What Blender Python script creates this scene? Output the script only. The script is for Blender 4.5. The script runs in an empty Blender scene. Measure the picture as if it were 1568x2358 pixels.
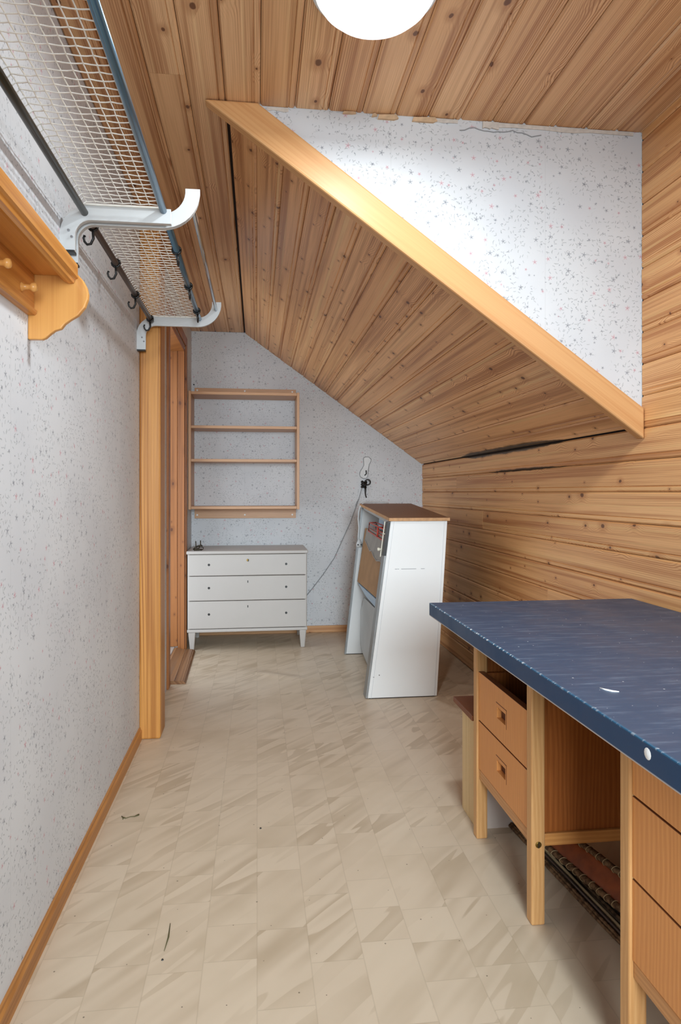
import bpy, bmesh, math, random
from mathutils import Vector, Matrix
random.seed(7)
SC = bpy.context.scene
COL = SC.collection
# ------------------------------------------------------------------ camera
cd = bpy.data.cameras.new('camera'); cam = bpy.data.objects.new('camera', cd); COL.objects.link(cam)
cd.sensor_fit = 'VERTICAL'; cd.sensor_height = 36.0; cd.sensor_width = 24.0
cd.lens = 1537.0 / 2358.0 * 36.0
cd.shift_y = -46.0 / 2358.0
cd.clip_start = 0.02
cam.location = (0, 0, 1.10); cam.rotation_euler = (math.radians(90), 0, math.radians(-7.12))
SC.camera = cam
# ------------------------------------------------------------------ world, lights, exposure
SC.view_settings.view_transform = 'Standard'; SC.view_settings.look = 'None'
SC.view_settings.gamma = 1.0; SC.view_settings.exposure = 0.0
SC.view_settings.use_curve_mapping = False
world = bpy.data.worlds.new('world'); SC.world = world; world.use_nodes = True
world.node_tree.nodes['Background'].inputs[0].default_value = (0.75, 0.86, 1.0, 1)
world.node_tree.nodes['Background'].inputs[1].default_value = 1.0


def area(name, loc, rot, sx, sy, power, color):
    l = bpy.data.lights.new(name, 'AREA'); l.shape = 'RECTANGLE'; l.size = sx; l.size_y = sy
    l.energy = power; l.color = color
    o = bpy.data.objects.new(name, l); COL.objects.link(o); o.location = loc; o.rotation_euler = rot
    return o


# daylight: dormer window (right wall, beside the camera); added fills behind the camera and beyond the doorway
area('daylight_dormer', (1.42, 0.66, 1.62), (0, math.radians(90), 0), 0.9, 1.15, 8, (0.78, 0.90, 1.0))
e = area('fill_end', (0.35, -1.62, 1.45), (math.radians(77), 0, 0), 1.15, 1.25, 30, (0.80, 0.92, 1.0))  # fill light added behind the camera to reach the far end
e.data.spread = math.radians(66)
area('fill_hall', (-0.80, 4.31, 1.05), (0, math.radians(-90), 0), 1.9, 0.80, 10, (0.80, 0.91, 1.0))  # fill light added in the doorway to brighten the back of the room
LAMP_POWER = 14
H = 2.335


# ------------------------------------------------------------------ node helpers
class T:
    def __init__(s, name):
        s.m = bpy.data.materials.new(name); s.m.use_nodes = True
        s.t = s.m.node_tree; s.b = s.t.nodes['Principled BSDF']

    def n(s, typ, **kw):
        nd = s.t.nodes.new(typ)
        for k, v in kw.items(): setattr(nd, k, v)
        return nd

    def put(s, sock, v):
        if isinstance(v, bpy.types.NodeSocket): s.t.links.new(v, sock)
        elif v is not None: sock.default_value = v

    def f(s, op, a, b=None, c=None, clamp=False):
        nd = s.n('ShaderNodeMath', operation=op, use_clamp=clamp)
        s.put(nd.inputs[0], a)
        if b is not None: s.put(nd.inputs[1], b)
        if c is not None: s.put(nd.inputs[2], c)
        return nd.outputs[0]

    def add(s, a, b): return s.f('ADD', a, b)
    def sub(s, a, b): return s.f('SUBTRACT', a, b)
    def mul(s, a, b): return s.f('MULTIPLY', a, b)

    def step(s, v, lo, hi, a=0.0, b=1.0):
        nd = s.n('ShaderNodeMapRange', interpolation_type='SMOOTHSTEP')
        for i, x in enumerate((v, lo, hi, a, b)): s.put(nd.inputs[i], x)
        return nd.outputs[0]

    def xyz(s, v):
        nd = s.n('ShaderNodeSeparateXYZ'); s.put(nd.inputs[0], v); return nd.outputs

    def vec(s, x, y, z=0.0):
        nd = s.n('ShaderNodeCombineXYZ')
        for i, q in enumerate((x, y, z)): s.put(nd.inputs[i], q)
        return nd.outputs[0]

    def mix(s, fac, a, b, mode='MIX'):
        nd = s.n('ShaderNodeMix', data_type='RGBA', blend_type=mode)
        s.put(nd.inputs[0], fac); s.put(nd.inputs[6], a); s.put(nd.inputs[7], b)
        return nd.outputs[2]

    def noise(s, v, scale=1.0, detail=2.0, rough=.5, dim='3D'):
        nd = s.n('ShaderNodeTexNoise', noise_dimensions=dim)
        s.put(nd.inputs['Vector'], v); s.put(nd.inputs['Scale'], scale)
        s.put(nd.inputs['Detail'], detail); s.put(nd.inputs['Roughness'], rough)
        return nd.outputs[0]

    def white(s, v):
        nd = s.n('ShaderNodeTexWhiteNoise', noise_dimensions='3D'); s.put(nd.inputs[0], v); return nd.outputs[0]

    def voro(s, v, scale=1.0, rnd=1.0):
        nd = s.n('ShaderNodeTexVoronoi', voronoi_dimensions='2D')
        s.put(nd.inputs['Vector'], v); s.put(nd.inputs['Scale'], scale); s.put(nd.inputs['Randomness'], rnd)
        return nd.outputs

    def obj(s): return s.n('ShaderNodeTexCoord').outputs['Object']
    def pos(s): return s.n('ShaderNodeNewGeometry').outputs['Position']
    def rnd(s): return s.n('ShaderNodeObjectInfo').outputs['Random']

    def bump(s, h, strength=.3, dist=.002):
        nd = s.n('ShaderNodeBump'); s.put(nd.inputs['Height'], h)
        nd.inputs['Strength'].default_value = strength; nd.inputs['Distance'].default_value = dist
        s.put(s.b.inputs['Normal'], nd.outputs[0])

    def out(s, col, rough=.5, spec=.5, metal=0.0):
        s.put(s.b.inputs['Base Color'], col); s.put(s.b.inputs['Roughness'], rough)
        s.b.inputs['Specular IOR Level'].default_value = spec; s.b.inputs['Metallic'].default_value = metal
        return s.m


def C(r, g, b):
    l = lambda v: (v / 255 / 12.92) if v / 255 <= .04045 else ((v / 255 + .055) / 1.055) ** 2.4
    return (l(r), l(g), l(b), 1.0)


def swz(t, p, axis):
    x, y, z = t.xyz(p)
    if axis == 'x': return x, y, z
    if axis == 'y': return y, x, z
    return z, x, y          # grain along z


def pine(name, axis, light, dark, knot=C(92, 48, 22), line=48, lineamt=.5, knots=.5, rough=.42, stain=False, kscale=(3.2, 9.0), tonevar=.5):
    t = T(name)
    x, y, z = swz(t, t.obj(), axis)
    R = t.mul(t.rnd(), 61.0)
    y0 = t.add(y, z)
    # knots
    sx, sy = kscale
    kv = t.vec(t.add(t.mul(x, sx), R), t.add(t.mul(y0, sy), t.mul(R, .37)))
    vo = t.voro(kv)
    px, py, _ = t.xyz(vo['Position']); cx, cy, _ = t.xyz(kv)
    dx = t.mul(t.sub(cx, px), 1 / sx); dy = t.mul(t.sub(cy, py), 1 / sy)
    wob = t.noise(t.vec(t.mul(x, 60.0), t.mul(y0, 60.0), R), 1.0, 1.0)
    d = t.f('SQRT', t.add(t.f('POWER', t.mul(dx, .62), 2.0), t.f('POWER', dy, 2.0)))
    d = t.add(d, t.mul(t.sub(wob, .5), .004))
    cr, cg, cb = t.xyz(vo['Color'])
    rad = t.add(.0028, t.mul(t.mul(cr, cr), .0085))
    on = t.f('LESS_THAN', cg, knots)
    kmask = t.mul(on, t.step(d, rad, t.mul(rad, .6)))
    halo = t.mul(on, t.step(d, t.mul(rad, 3.6), rad))
    # grain lines bent around the knots
    bend = t.mul(t.mul(on, t.step(d, .05, 0.0)), .018)
    gv = t.vec(t.add(t.mul(x, .10), t.mul(R, .5)), t.add(t.add(y0, bend), R), 0.0)
    wv = t.n('ShaderNodeTexWave', wave_type='BANDS', bands_direction='Y', wave_profile='SIN')
    t.put(wv.inputs['Vector'], gv); wv.inputs['Scale'].default_value = line
    wv.inputs['Distortion'].default_value = 22; wv.inputs['Detail'].default_value = 1.0
    wv.inputs['Detail Scale'].default_value = .16; wv.inputs['Detail Roughness'].default_value = .3
    w = t.f('POWER', wv.outputs['Fac'], 2.2)
    amt = t.step(t.noise(t.vec(t.mul(x, .5), t.mul(y0, 14.0), R), 1.0, 1.0), .35, .7, .15, 1.0)
    fib = t.noise(t.vec(t.mul(x, 5.0), t.mul(y0, 420.0), R), 1.0, 2.0)
    streak = t.noise(t.vec(t.mul(x, .55), t.mul(y0, 42.0), R), 1.0, 3.0, .6)
    col = t.mix(t.step(t.mul(t.mul(w, amt), lineamt), 0.0, 1.0), light, dark)
    col = t.mix(t.step(streak, .44, .70, 0.0, .75), col, dark)
    pale = t.noise(t.vec(t.mul(x, .35), t.mul(y0, 55.0), t.add(R, 9.0)), 1.0, 2.0, .6)
    col = t.mix(t.step(pale, .56, .72, 0.0, .55 * min(1, tonevar * 3)), col, tuple(min(.9, v * 1.25) for v in light[:3]) + (1,))
    col = t.mix(t.step(fib, .3, .75, 0.0, .22), col, dark)
    tone = t.step(t.white(t.vec(R, 3.0, 1.0)), 0.0, 1.0, 0.0, tonevar)
    col = t.mix(tone, col, t.mix(1.0, col, (.80, .68, .55, 1), 'MULTIPLY'))
    col = t.mix(t.mul(halo, .45), col, dark)
    col = t.mix(t.mul(kmask, .88), col, knot)
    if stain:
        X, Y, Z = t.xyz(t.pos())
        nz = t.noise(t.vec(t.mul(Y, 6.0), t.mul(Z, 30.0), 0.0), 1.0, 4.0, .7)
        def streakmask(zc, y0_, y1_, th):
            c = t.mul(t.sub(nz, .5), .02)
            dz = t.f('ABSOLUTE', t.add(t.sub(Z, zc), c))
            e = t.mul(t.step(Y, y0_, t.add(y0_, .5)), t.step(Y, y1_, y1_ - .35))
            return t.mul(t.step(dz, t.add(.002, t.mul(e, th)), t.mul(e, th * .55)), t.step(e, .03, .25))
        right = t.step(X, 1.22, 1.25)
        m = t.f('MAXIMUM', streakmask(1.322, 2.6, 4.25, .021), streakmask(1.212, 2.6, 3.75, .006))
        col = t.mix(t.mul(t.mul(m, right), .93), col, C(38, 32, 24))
    hgt = t.add(t.mul(w, -.4), t.mul(kmask, -.5))
    t.bump(hgt, .12, .001)
    return t.out(col, rough, .4)


def plain(name, col, rough=.5, metal=0.0, spec=.5, var=0.04, scale=12.0):
    t = T(name)
    n = t.noise(t.obj(), scale, 3.0)
    c = t.mix(t.step(n, .3, .7, 0.0, 1.0), col, tuple(max(0, x * (1 - var * 3)) for x in col[:3]) + (1,))
    return t.out(c, rough, spec, metal)


def wallpaper(name, axis):
    t = T(name)
    X, Y, Z = t.xyz(t.obj())
    u = X if axis == 'x' else Y
    uv = t.vec(u, Z)
    col = C(222, 223, 223)
    mott = t.noise(t.vec(t.mul(u, 3.0), t.mul(Z, 3.0)), 1.0, 3.0)
    col = t.mix(t.step(mott, .35, .65), C(215, 217, 219), C(208, 210, 213))
    # faint seams of the paper every 53 cm
    fr = t.f('FRACT', t.mul(t.add(u, 5.13), 1 / .53))
    seam = t.step(t.f('ABSOLUTE', t.sub(fr, .5)), .004, .0015)
    col = t.mix(t.mul(seam, .12), col, C(150, 150, 150))
    clus = t.noise(uv, 9.0, 1.0)

    def strokes(scale, L, W, pres, rgb, alpha, seed, col, cl=.45):
        sv = t.vec(t.add(t.mul(u, scale), seed), t.add(t.mul(Z, scale), seed * .7))
        vo = t.voro(sv); px, py, _ = t.xyz(vo['Position']); cx, cy, _ = t.xyz(sv)
        dx = t.mul(t.sub(cx, px), 1 / scale); dy = t.mul(t.sub(cy, py), 1 / scale)
        r, g, b = t.xyz(vo['Color'])
        an = t.mul(r, 6.283); ca = t.f('COSINE', an); sa = t.f('SINE', an)
        al = t.add(t.mul(dx, ca), t.mul(dy, sa)); ac = t.sub(t.mul(dy, ca), t.mul(dx, sa))
        ac = t.add(ac, t.mul(t.mul(al, al), 40.0))
        m = t.mul(t.step(t.f('ABSOLUTE', al), L, L * .6), t.step(t.f('ABSOLUTE', ac), W * 1.4, W * .5))
        m = t.mul(m, t.f('LESS_THAN', g, pres))
        m = t.mul(m, t.step(clus, cl - .06, cl + .04))
        return t.mix(t.mul(m, alpha), col, rgb)

    col = strokes(1 / .017, .0055, .0013, .62, C(150, 156, 158), .6, 3.1, col, .45)
    col = strokes(1 / .022, .0062, .0012, .6, C(156, 160, 162), .6, 17.7, col, .44)
    col = strokes(1 / .030, .0034, .0013, .55, C(116, 122, 130), .7, 41.3, col, .45)

    def flowers(scale, R0, pres, seed, col, pinkp):
        sv = t.vec(t.add(t.mul(u, scale), seed), t.add(t.mul(Z, scale), seed * .6))
        vo = t.voro(sv); px, py, _ = t.xyz(vo['Position']); cx, cy, _ = t.xyz(sv)
        dx = t.mul(t.sub(cx, px), 1 / scale); dy = t.mul(t.sub(cy, py), 1 / scale)
        r, g, b = t.xyz(vo['Color'])
        th = t.f('ARCTAN2', dy, dx)
        pet = t.add(.62, t.mul(t.f('COSINE', t.add(t.mul(th, 5.0), t.mul(r, 6.28))), .38))
        d = t.f('SQRT', t.add(t.mul(dx, dx), t.mul(dy, dy)))
        rr = t.mul(pet, t.add(R0 * .6, t.mul(r, R0 * .6)))
        m = t.mul(t.step(d, rr, t.mul(rr, .55)), t.f('LESS_THAN', g, pres))
        fc = t.mix(t.f('LESS_THAN', b, pinkp), C(136, 140, 148), C(206, 152, 162))
        col = t.mix(t.mul(m, .60), col, fc)
        core = t.mul(t.step(d, R0 * .34, R0 * .15), t.f('LESS_THAN', g, pres))
        return t.mix(t.mul(core, .4), col, t.mix(t.f('LESS_THAN', b, pinkp), C(84, 88, 98), C(170, 110, 122)))

    col = flowers(1 / .054, .0105, .66, 5.5, col, .38)
    col = flowers(1 / .047, .0058, .40, 23.5, col, .15)
    t.bump(t.noise(t.vec(u, Z), 260.0, 2.0), .08, .001)
    return t.out(col, .62, .3)


def vinyl():
    t = T('vinyl_floor')
    X, Y, Z = t.xyz(t.pos())
    row = t.f('FLOOR', t.mul(X, 1 / .125))
    rr = t.white(t.vec(row, 7.0, 2.0))
    yy = t.add(t.mul(Y, 1 / .26), t.mul(rr, 1.0))
    cell = t.f('FLOOR', yy)
    rid = t.white(t.vec(row, cell, 1.0)); rid2 = t.white(t.vec(cell, row, 9.0))
    # some cells are split once more: mixed tile sizes
    fy = t.f('FRACT', yy); half = t.f('LESS_THAN', rid2, .5)
    sub_ = t.mul(half, t.f('GREATER_THAN', fy, .5))
    rid = t.f('FRACT', t.add(rid, t.mul(sub_, .37)))
    s = t.mul(t.sub(t.mul(X, .72), t.mul(Y, .69)), 1.0)
    q = t.add(t.mul(X, .69), t.mul(Y, .72))
    nz = t.noise(t.vec(t.add(t.mul(s, 11.5), t.mul(rid, 90.0)), t.mul(q, 1.1), t.mul(rid, 30.0)), 1.0, 2.0, .5)
    saw = t.f('FRACT', t.mul(nz, 4.4))
    st = t.mul(t.step(saw, 0.1, .93), t.step(saw, 1.0, .95))
    amp = t.step(t.noise(t.vec(t.mul(s, 5.0), t.mul(q, 1.5), t.mul(rid, 9.0)), 1.0, 1.0), .35, .7, .12, .85)
    base = t.mix(t.mul(rid, .5), C(210, 192, 168), C(203, 184, 160))
    col = t.mix(t.mul(st, amp), base, C(180, 160, 134))
    fx = t.f('FRACT', t.mul(X, 1 / .125))
    ex = t.mul(t.f('MINIMUM', fx, t.sub(1.0, fx)), .125)
    ey = t.mul(t.f('MINIMUM', fy, t.sub(1.0, fy)), .26)
    eh = t.add(t.mul(t.f('ABSOLUTE', t.sub(fy, .5)), .26), t.mul(t.sub(1.0, half), 1.0))
    e = t.f('MINIMUM', ex, t.f('MINIMUM', ey, eh))
    col = t.mix(t.step(e, .0022, .0006, 0.0, .2), col, C(140, 122, 98))
    # grime: sparse dark specks and a soft cast
    sv = t.vec(t.mul(X, 9.0), t.mul(Y, 9.0)); vo = t.voro(sv)
    r, g, b = t.xyz(vo['Color'])
    sp = t.mul(t.step(t.mul(vo['Distance'], 1 / 9.0), t.add(.0012, t.mul(r, .0022)), .0008), t.f('LESS_THAN', g, .45))
    col = t.mix(t.mul(sp, .8), col, C(70, 58, 42))
    gr = t.noise(t.vec(X, Y), 2.2, 4.0, .6)
    col = t.mix(t.step(gr, .45, .8, 0.0, .35), col, C(172, 152, 122))
    t.bump(t.noise(t.vec(X, Y), 4.0, 2.0), .25, .006)
    return t.out(col, t.step(gr, .3, .7, .34, .46), .45)


def bluepaint():
    t = T('blue_paint')
    P = t.obj(); X, Y, Z = t.xyz(P)
    sc = t.noise(t.vec(t.mul(X, 7.0), t.mul(Y, 60.0), t.mul(Z, 60.0)), 1.0, 4.0, .7)
    cl = t.noise(P, 5.0, 3.0, .6)
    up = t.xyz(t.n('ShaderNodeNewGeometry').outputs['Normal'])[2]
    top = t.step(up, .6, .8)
    base = t.mix(top, C(4, 56, 94), C(52, 76, 104))  # top greyer than the edge: reflected sheen put into its colour
    col = t.mix(t.mul(t.step(sc, .48, .74, 0.0, .6), top), base, C(112, 130, 152))
    col = t.mix(t.mul(t.step(cl, .45, .7, 0.0, .45), top), col, C(52, 66, 92))
    sv = t.vec(t.mul(X, 22.0), t.mul(Y, 22.0)); vo = t.voro(sv); r, g, b = t.xyz(vo['Color'])
    sp = t.mul(t.step(t.mul(vo['Distance'], 1 / 22.), t.add(.0007, t.mul(t.mul(r, r), .0022)), .0005), t.mul(t.f('LESS_THAN', g, .3), top))
    col = t.mix(t.mul(sp, .85), col, C(225, 228, 232))
    # worn front edge: pale chips along it
    dx = t.f('ABSOLUTE', t.add(X, .326)); ed = t.step(dx, .006, .002)
    chip = t.step(t.noise(t.vec(0.0, t.mul(Y, 70.0), t.mul(Z, 30.0)), 1.0, 3.0, .8), .53, .57)
    zt = t.step(Z, -.004, -.0005)
    col = t.mix(t.mul(t.mul(ed, zt), .5), col, C(20, 104, 138))
    far = t.step(Y, -.35, .35, .25, 1.0)
    col = t.mix(t.mul(t.mul(t.mul(ed, zt), chip), far), col, C(232, 236, 238))
    zb = t.step(Z, -.0385, -.0415)
    col = t.mix(t.mul(t.mul(zb, ed), .85), col, C(206, 196, 190))
    t.bump(sc, .08, .001)
    return t.out(col, t.step(cl, .35, .7, .36, .52), .5)


def cordmat():
    t = T('cane_bark'); n = t.noise(t.obj(), 90.0, 3.0)
    return t.out(t.mix(t.step(n, .35, .65), C(78, 56, 38), C(128, 100, 72)), .75, .2)


def veneer(name, axis, a, b, rough=.4):
    t = T(name)
    x, y, z = swz(t, t.obj(), axis)
    y0 = t.add(y, z)
    R = t.mul(t.rnd(), 40.)
    wv = t.n('ShaderNodeTexWave', wave_type='BANDS', bands_direction='Y')
    t.put(wv.inputs['Vector'], t.vec(t.add(t.mul(x, .22), R), t.add(y0, R), 0.0)); wv.inputs['Scale'].default_value = 26
    wv.inputs['Distortion'].default_value = 14; wv.inputs['Detail'].default_value = 2; wv.inputs['Detail Scale'].default_value = .3
    fib = t.noise(t.vec(t.mul(x, 14.), t.mul(y0, 500.), R), 1.0, 2.0)
    col = t.mix(t.mul(wv.outputs['Fac'], .5), a, b)
    col = t.mix(t.step(fib, .35, .75, 0., .45), col, b)
    return t.out(col, rough, .4)


M = dict(
    ceil=pine('ceiling_pine', 'x', C(232, 188, 142), C(162, 106, 62), lineamt=.8, knots=.5, tonevar=.45),
    slope=pine('slope_pine', 'x', C(242, 188, 134), C(168, 108, 62), lineamt=.75, knots=.6, kscale=(6.0, 9.0), stain=True, tonevar=.45),
    wall=pine('wall_pine', 'x', C(238, 184, 126), C(176, 108, 56), lineamt=.75, knots=.62, stain=True, kscale=(5.5, 9.0), tonevar=.45),
    beam=pine('beam_pine', 'x', C(214, 162, 108), C(194, 134, 80), line=10, lineamt=.5, knots=.07, tonevar=0),
    post=pine('post_pine', 'z', C(206, 146, 76), C(140, 78, 24), line=24, lineamt=.9, knots=.05, tonevar=0),
    casing=pine('casing_pine', 'z', C(172, 110, 58), C(116, 66, 28), lineamt=.6, knots=.7, kscale=(6., 9.), tonevar=.3),
    skirt=pine('skirting_pine', 'y', C(196, 136, 72), C(138, 84, 36), lineamt=.5, knots=.4, tonevar=0),
    skirtx=pine('skirting_pine_end_wall', 'x', C(212, 164, 116), C(180, 122, 76), lineamt=.5, knots=.5, tonevar=0),
    shelfy=pine('coat_shelf_pine', 'y', C(216, 150, 74), C(172, 102, 38), line=14, lineamt=.6, knots=.05, tonevar=0, rough=.3),
    shelfz=pine('bracket_pine', 'z', C(220, 160, 88), C(198, 132, 64), line=10, lineamt=.4, knots=0., tonevar=0, rough=.3),
    palepine=pine('pale_pine', 'z', C(226, 196, 146), C(196, 158, 100), line=16, lineamt=.6, knots=.1, tonevar=.2),
    shelfx=veneer('beech_laminate', 'x', C(206, 160, 118), C(184, 136, 94)),
    shelfv=veneer('beech_laminate_upright', 'z', C(206, 160, 118), C(184, 136, 94)),
    oakz=veneer('oak_upright', 'z', C(214, 164, 108), C(190, 134, 78)),
    oakx=veneer('oak_rail', 'x', C(214, 152, 88), C(186, 120, 60)),
    oaky=veneer('oak_rail_front', 'y', C(208, 152, 98), C(180, 122, 72)),
    teakz=veneer('teak_drawer', 'z', C(228, 158, 92), C(206, 130, 68)),
    teaks=veneer('teak_panel', 'z', C(172, 100, 46), C(132, 68, 22)),
    teakdark=plain('teak_dark', C(128, 70, 34), .5),
    recess=plain('recess_dark', C(92, 48, 28), .6),
    papy=wallpaper('wallpaper_side', 'y'), papx=wallpaper('wallpaper_end', 'x'),
    vinyl=vinyl(), blue=bluepaint(), bark=cordmat(),
    white=plain('white_paint', C(186, 180, 174), .38, var=.012, scale=4), whitelam=plain('white_laminate', C(238, 239, 238), .35, var=.01, scale=3),
    rackwhite=plain('white_enamel', C(204, 206, 206), .3, var=.01),
    wirewhite=plain('wire_coating', C(242, 240, 232), .4, var=.02),
    steelblue=plain('blue_grey_steel', C(92, 124, 146), .28, metal=.75, var=.02),
    olive=plain('dark_olive_tube', C(44, 42, 28), .3, metal=.3), brownsteel=plain('brown_tube', C(88, 76, 70), .35, metal=.5),
    chrome=plain('chrome', C(190, 192, 196), .18, metal=1.0, var=.01),
    black=plain('black_plastic', C(22, 20, 18), .4), darkgap=plain('dark_backing', C(40, 24, 14), .9),
    red=plain('red_wire', C(200, 74, 58), .4), foil=plain('grey_foil', C(150, 142, 132), .4, metal=.2, var=.08),
    card=plain('brown_cardboard', C(164, 126, 88), .8, var=.05), greysteel=plain('grey_plate', C(176, 176, 174), .45, metal=.1, var=.05, scale=5),
    lightblue=plain('pale_blue_enamel', C(158, 180, 200), .3), trim=plain('aluminium_edge', C(150, 152, 152), .35, metal=.5),
    darksteel=plain('dark_galvanised', C(110, 106, 100), .4, metal=.5, var=.08),
    topbrown=veneer('worn_wood_top', 'y', C(150, 116, 92), C(108, 78, 62), .5), topedge=plain('raw_wood_edge', C(204, 156, 108), .6, var=.08, scale=40),
    tarnish=plain('tarnished_metal', C(70, 60, 44), .4, metal=.6, var=.2, scale=60), brass=plain('aged_brass', C(150, 120, 60), .35, metal=.9, var=.15), leather=plain('brown_leather', C(156, 78, 34), .5, var=.12, scale=25),
    cord=plain('pale_cord', C(190, 168, 130), .8), ply=plain('plywood', C(170, 116, 54), .6, var=.08),
    whitecap=plain('white_cap', C(240, 240, 238), .4, var=0), torn=plain('torn_paper', C(214, 206, 196), .8, var=.05, scale=60),
    rawchip=plain('bare_wood_chip', C(222, 188, 150), .7, var=.08, scale=50), pinkwhite=plain('pinkish_white_board', C(206, 190, 178), .6, var=.03),
    threshold=pine('threshold_wood', 'y', C(150, 108, 72), C(104, 66, 38), line=20, lineamt=.6, knots=.1, tonevar=0),
    needle=plain('dry_needle', C(88, 84, 48), .8), patch=plain('smooth_plaster', C(228, 230, 230), .5, var=.03), linegrey=plain('pale_seam', C(216, 216, 218), .5), grey=plain('grey_line', C(150, 152, 154), .6),
    offwhite=plain('ivory_knob', C(232, 226, 206), .3),
)


# ------------------------------------------------------------------ mesh builder
class MB:
    def __init__(s): s.v = []; s.f = []

    def hexa(s, c):            # 8 corners: bottom 4 ccw, top 4 ccw
        n = len(s.v); s.v += [tuple(p) for p in c]
        for q in ((3, 2, 1, 0), (4, 5, 6, 7), (0, 1, 5, 4), (1, 2, 6, 5), (2, 3, 7, 6), (3, 0, 4, 7)):
            s.f.append(tuple(n + i for i in q))
        return s

    def box(s, x0, x1, y0, y1, z0, z1):
        return s.hexa([(x0, y0, z0), (x1, y0, z0), (x1, y1, z0), (x0, y1, z0), (x0, y0, z1), (x1, y0, z1), (x1, y1, z1), (x0, y1, z1)])

    def prism(s, poly, fn0, fn1):   # poly 2D, two maps to 3D
        n = len(s.v); k = len(poly)
        s.v += [tuple(fn0(*p)) for p in poly] + [tuple(fn1(*p)) for p in poly]
        s.f.append(tuple(range(n + k - 1, n - 1, -1))); s.f.append(tuple(range(n + k, n + 2 * k)))
        for i in range(k):
            j = (i + 1) % k; s.f.append((n + i, n + j, n + k + j, n + k + i))
        return s

    def tube(s, pts, r, seg=8, caps=True):
        pts = [Vector(p) for p in pts]; n0 = len(s.v); up = Vector((0.13, 0.31, 1)).normalized()
        for i, p in enumerate(pts):
            d = (pts[min(i + 1, len(pts) - 1)] - pts[max(i - 1, 0)]).normalized()
            a = d.cross(up)
            if a.length < .05: a = d.cross(Vector((1, 0, 0)))
            a.normalize(); b = d.cross(a)
            rr = r[i] if isinstance(r, (list, tuple)) else r
            for k in range(seg):
                t = 2 * math.pi * k / seg; s.v.append(tuple(p + a * rr * math.cos(t) + b * rr * math.sin(t)))
        for i in range(len(pts) - 1):
            for k in range(seg):
                k2 = (k + 1) % seg
                s.f.append((n0 + i * seg + k, n0 + i * seg + k2, n0 + (i + 1) * seg + k2, n0 + (i + 1) * seg + k))
        if caps:
            s.f.append(tuple(n0 + k for k in range(seg - 1, -1, -1)))
            e = n0 + (len(pts) - 1) * seg; s.f.append(tuple(e + k for k in range(seg)))
        return s

    def sweep(s, path, w, h, y0):    # rectangular bar (h in plane XZ, w along Y) along an XZ path
        n0 = len(s.v); P = [Vector((p[0], 0, p[1])) for p in path]
        for i, p in enumerate(P):
            d = (P[min(i + 1, len(P) - 1)] - P[max(i - 1, 0)]).normalized(); nn = Vector((-d.z, 0, d.x))
            for a, b in ((-.5, 0), (.5, 0), (.5, 1), (-.5, 1)):
                q = p + nn * h * a; s.v.append((q.x, y0 + w * b, q.z))
        for i in range(len(P) - 1):
            for k in range(4):
                k2 = (k + 1) % 4; s.f.append((n0 + i * 4 + k, n0 + i * 4 + k2, n0 + i * 4 + 4 + k2, n0 + i * 4 + 4 + k))
        s.f.append((n0 + 3, n0 + 2, n0 + 1, n0)); e = n0 + 4 * (len(P) - 1); s.f.append((e, e + 1, e + 2, e + 3))
        return s

    def lathe(s, prof, c, axis='z', seg=24):   # prof: (r, h)
        n0 = len(s.v); k = len(prof)
        for j in range(seg):
            t = 2 * math.pi * j / seg
            for r, h in prof:
                a, b = r * math.cos(t), r * math.sin(t)
                q = {'z': (a, b, h), 'x': (h, a, b), 'y': (a, h, b)}[axis]
                s.v.append((c[0] + q[0], c[1] + q[1], c[2] + q[2]))
        for j in range(seg):
            j2 = (j + 1) % seg
            for i in range(k - 1):
                s.f.append((n0 + j * k + i, n0 + j2 * k + i, n0 + j2 * k + i + 1, n0 + j * k + i + 1))
        return s

    def mesh(s, name, origin=(0, 0, 0)):
        me = bpy.data.meshes.new(name); o = Vector(origin)
        me.from_pydata([tuple(Vector(v) - o) for v in s.v], [], s.f); me.validate()
        bm = bmesh.new(); bm.from_mesh(me); bmesh.ops.recalc_face_normals(bm, faces=bm.faces); bm.to_mesh(me); bm.free()
        return me


def wl(o):
    l = Vector(o.location)
    while o.parent: o = o.parent; l += Vector(o.location)
    return l


def props(o, label=None, cat=None, group=None, kind=None):
    for k, v in (('label', label), ('category', cat), ('group', group), ('kind', kind)):
        if v: o[k] = v
    return o


def obj(name, mb, mat, parent=None, at=None, bevel=0, smooth=False, label=None, cat=None, group=None, kind=None):
    """at: world position of the origin (default: centre of the bounding box, or the parent's origin)"""
    if at is None:
        xs = list(zip(*mb.v)); at = [(min(a) + max(a)) / 2 for a in xs]
    me = mb.mesh(name, at); me.materials.append(mat)
    o = bpy.data.objects.new(name, me); COL.objects.link(o)
    if parent: o.parent = parent; o.location = Vector(at) - wl(parent)
    else: o.location = at
    if smooth:
        for p in me.polygons: p.use_smooth = True
    if bevel:
        b = o.modifiers.new('bevel', 'BEVEL'); b.width = bevel; b.segments = 2; b.limit_method = 'ANGLE'; b.angle_limit = math.radians(40)
    return props(o, label, cat, group, kind)


def empty(name, loc, label, cat, group=None, kind=None):
    o = bpy.data.objects.new(name, None); COL.objects.link(o); o.location = loc; o.empty_display_size = .1
    return props(o, label, cat, group, kind)


def bx(*a): return MB().box(*a)


# ------------------------------------------------------------------ planks
_pm = {}


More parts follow.
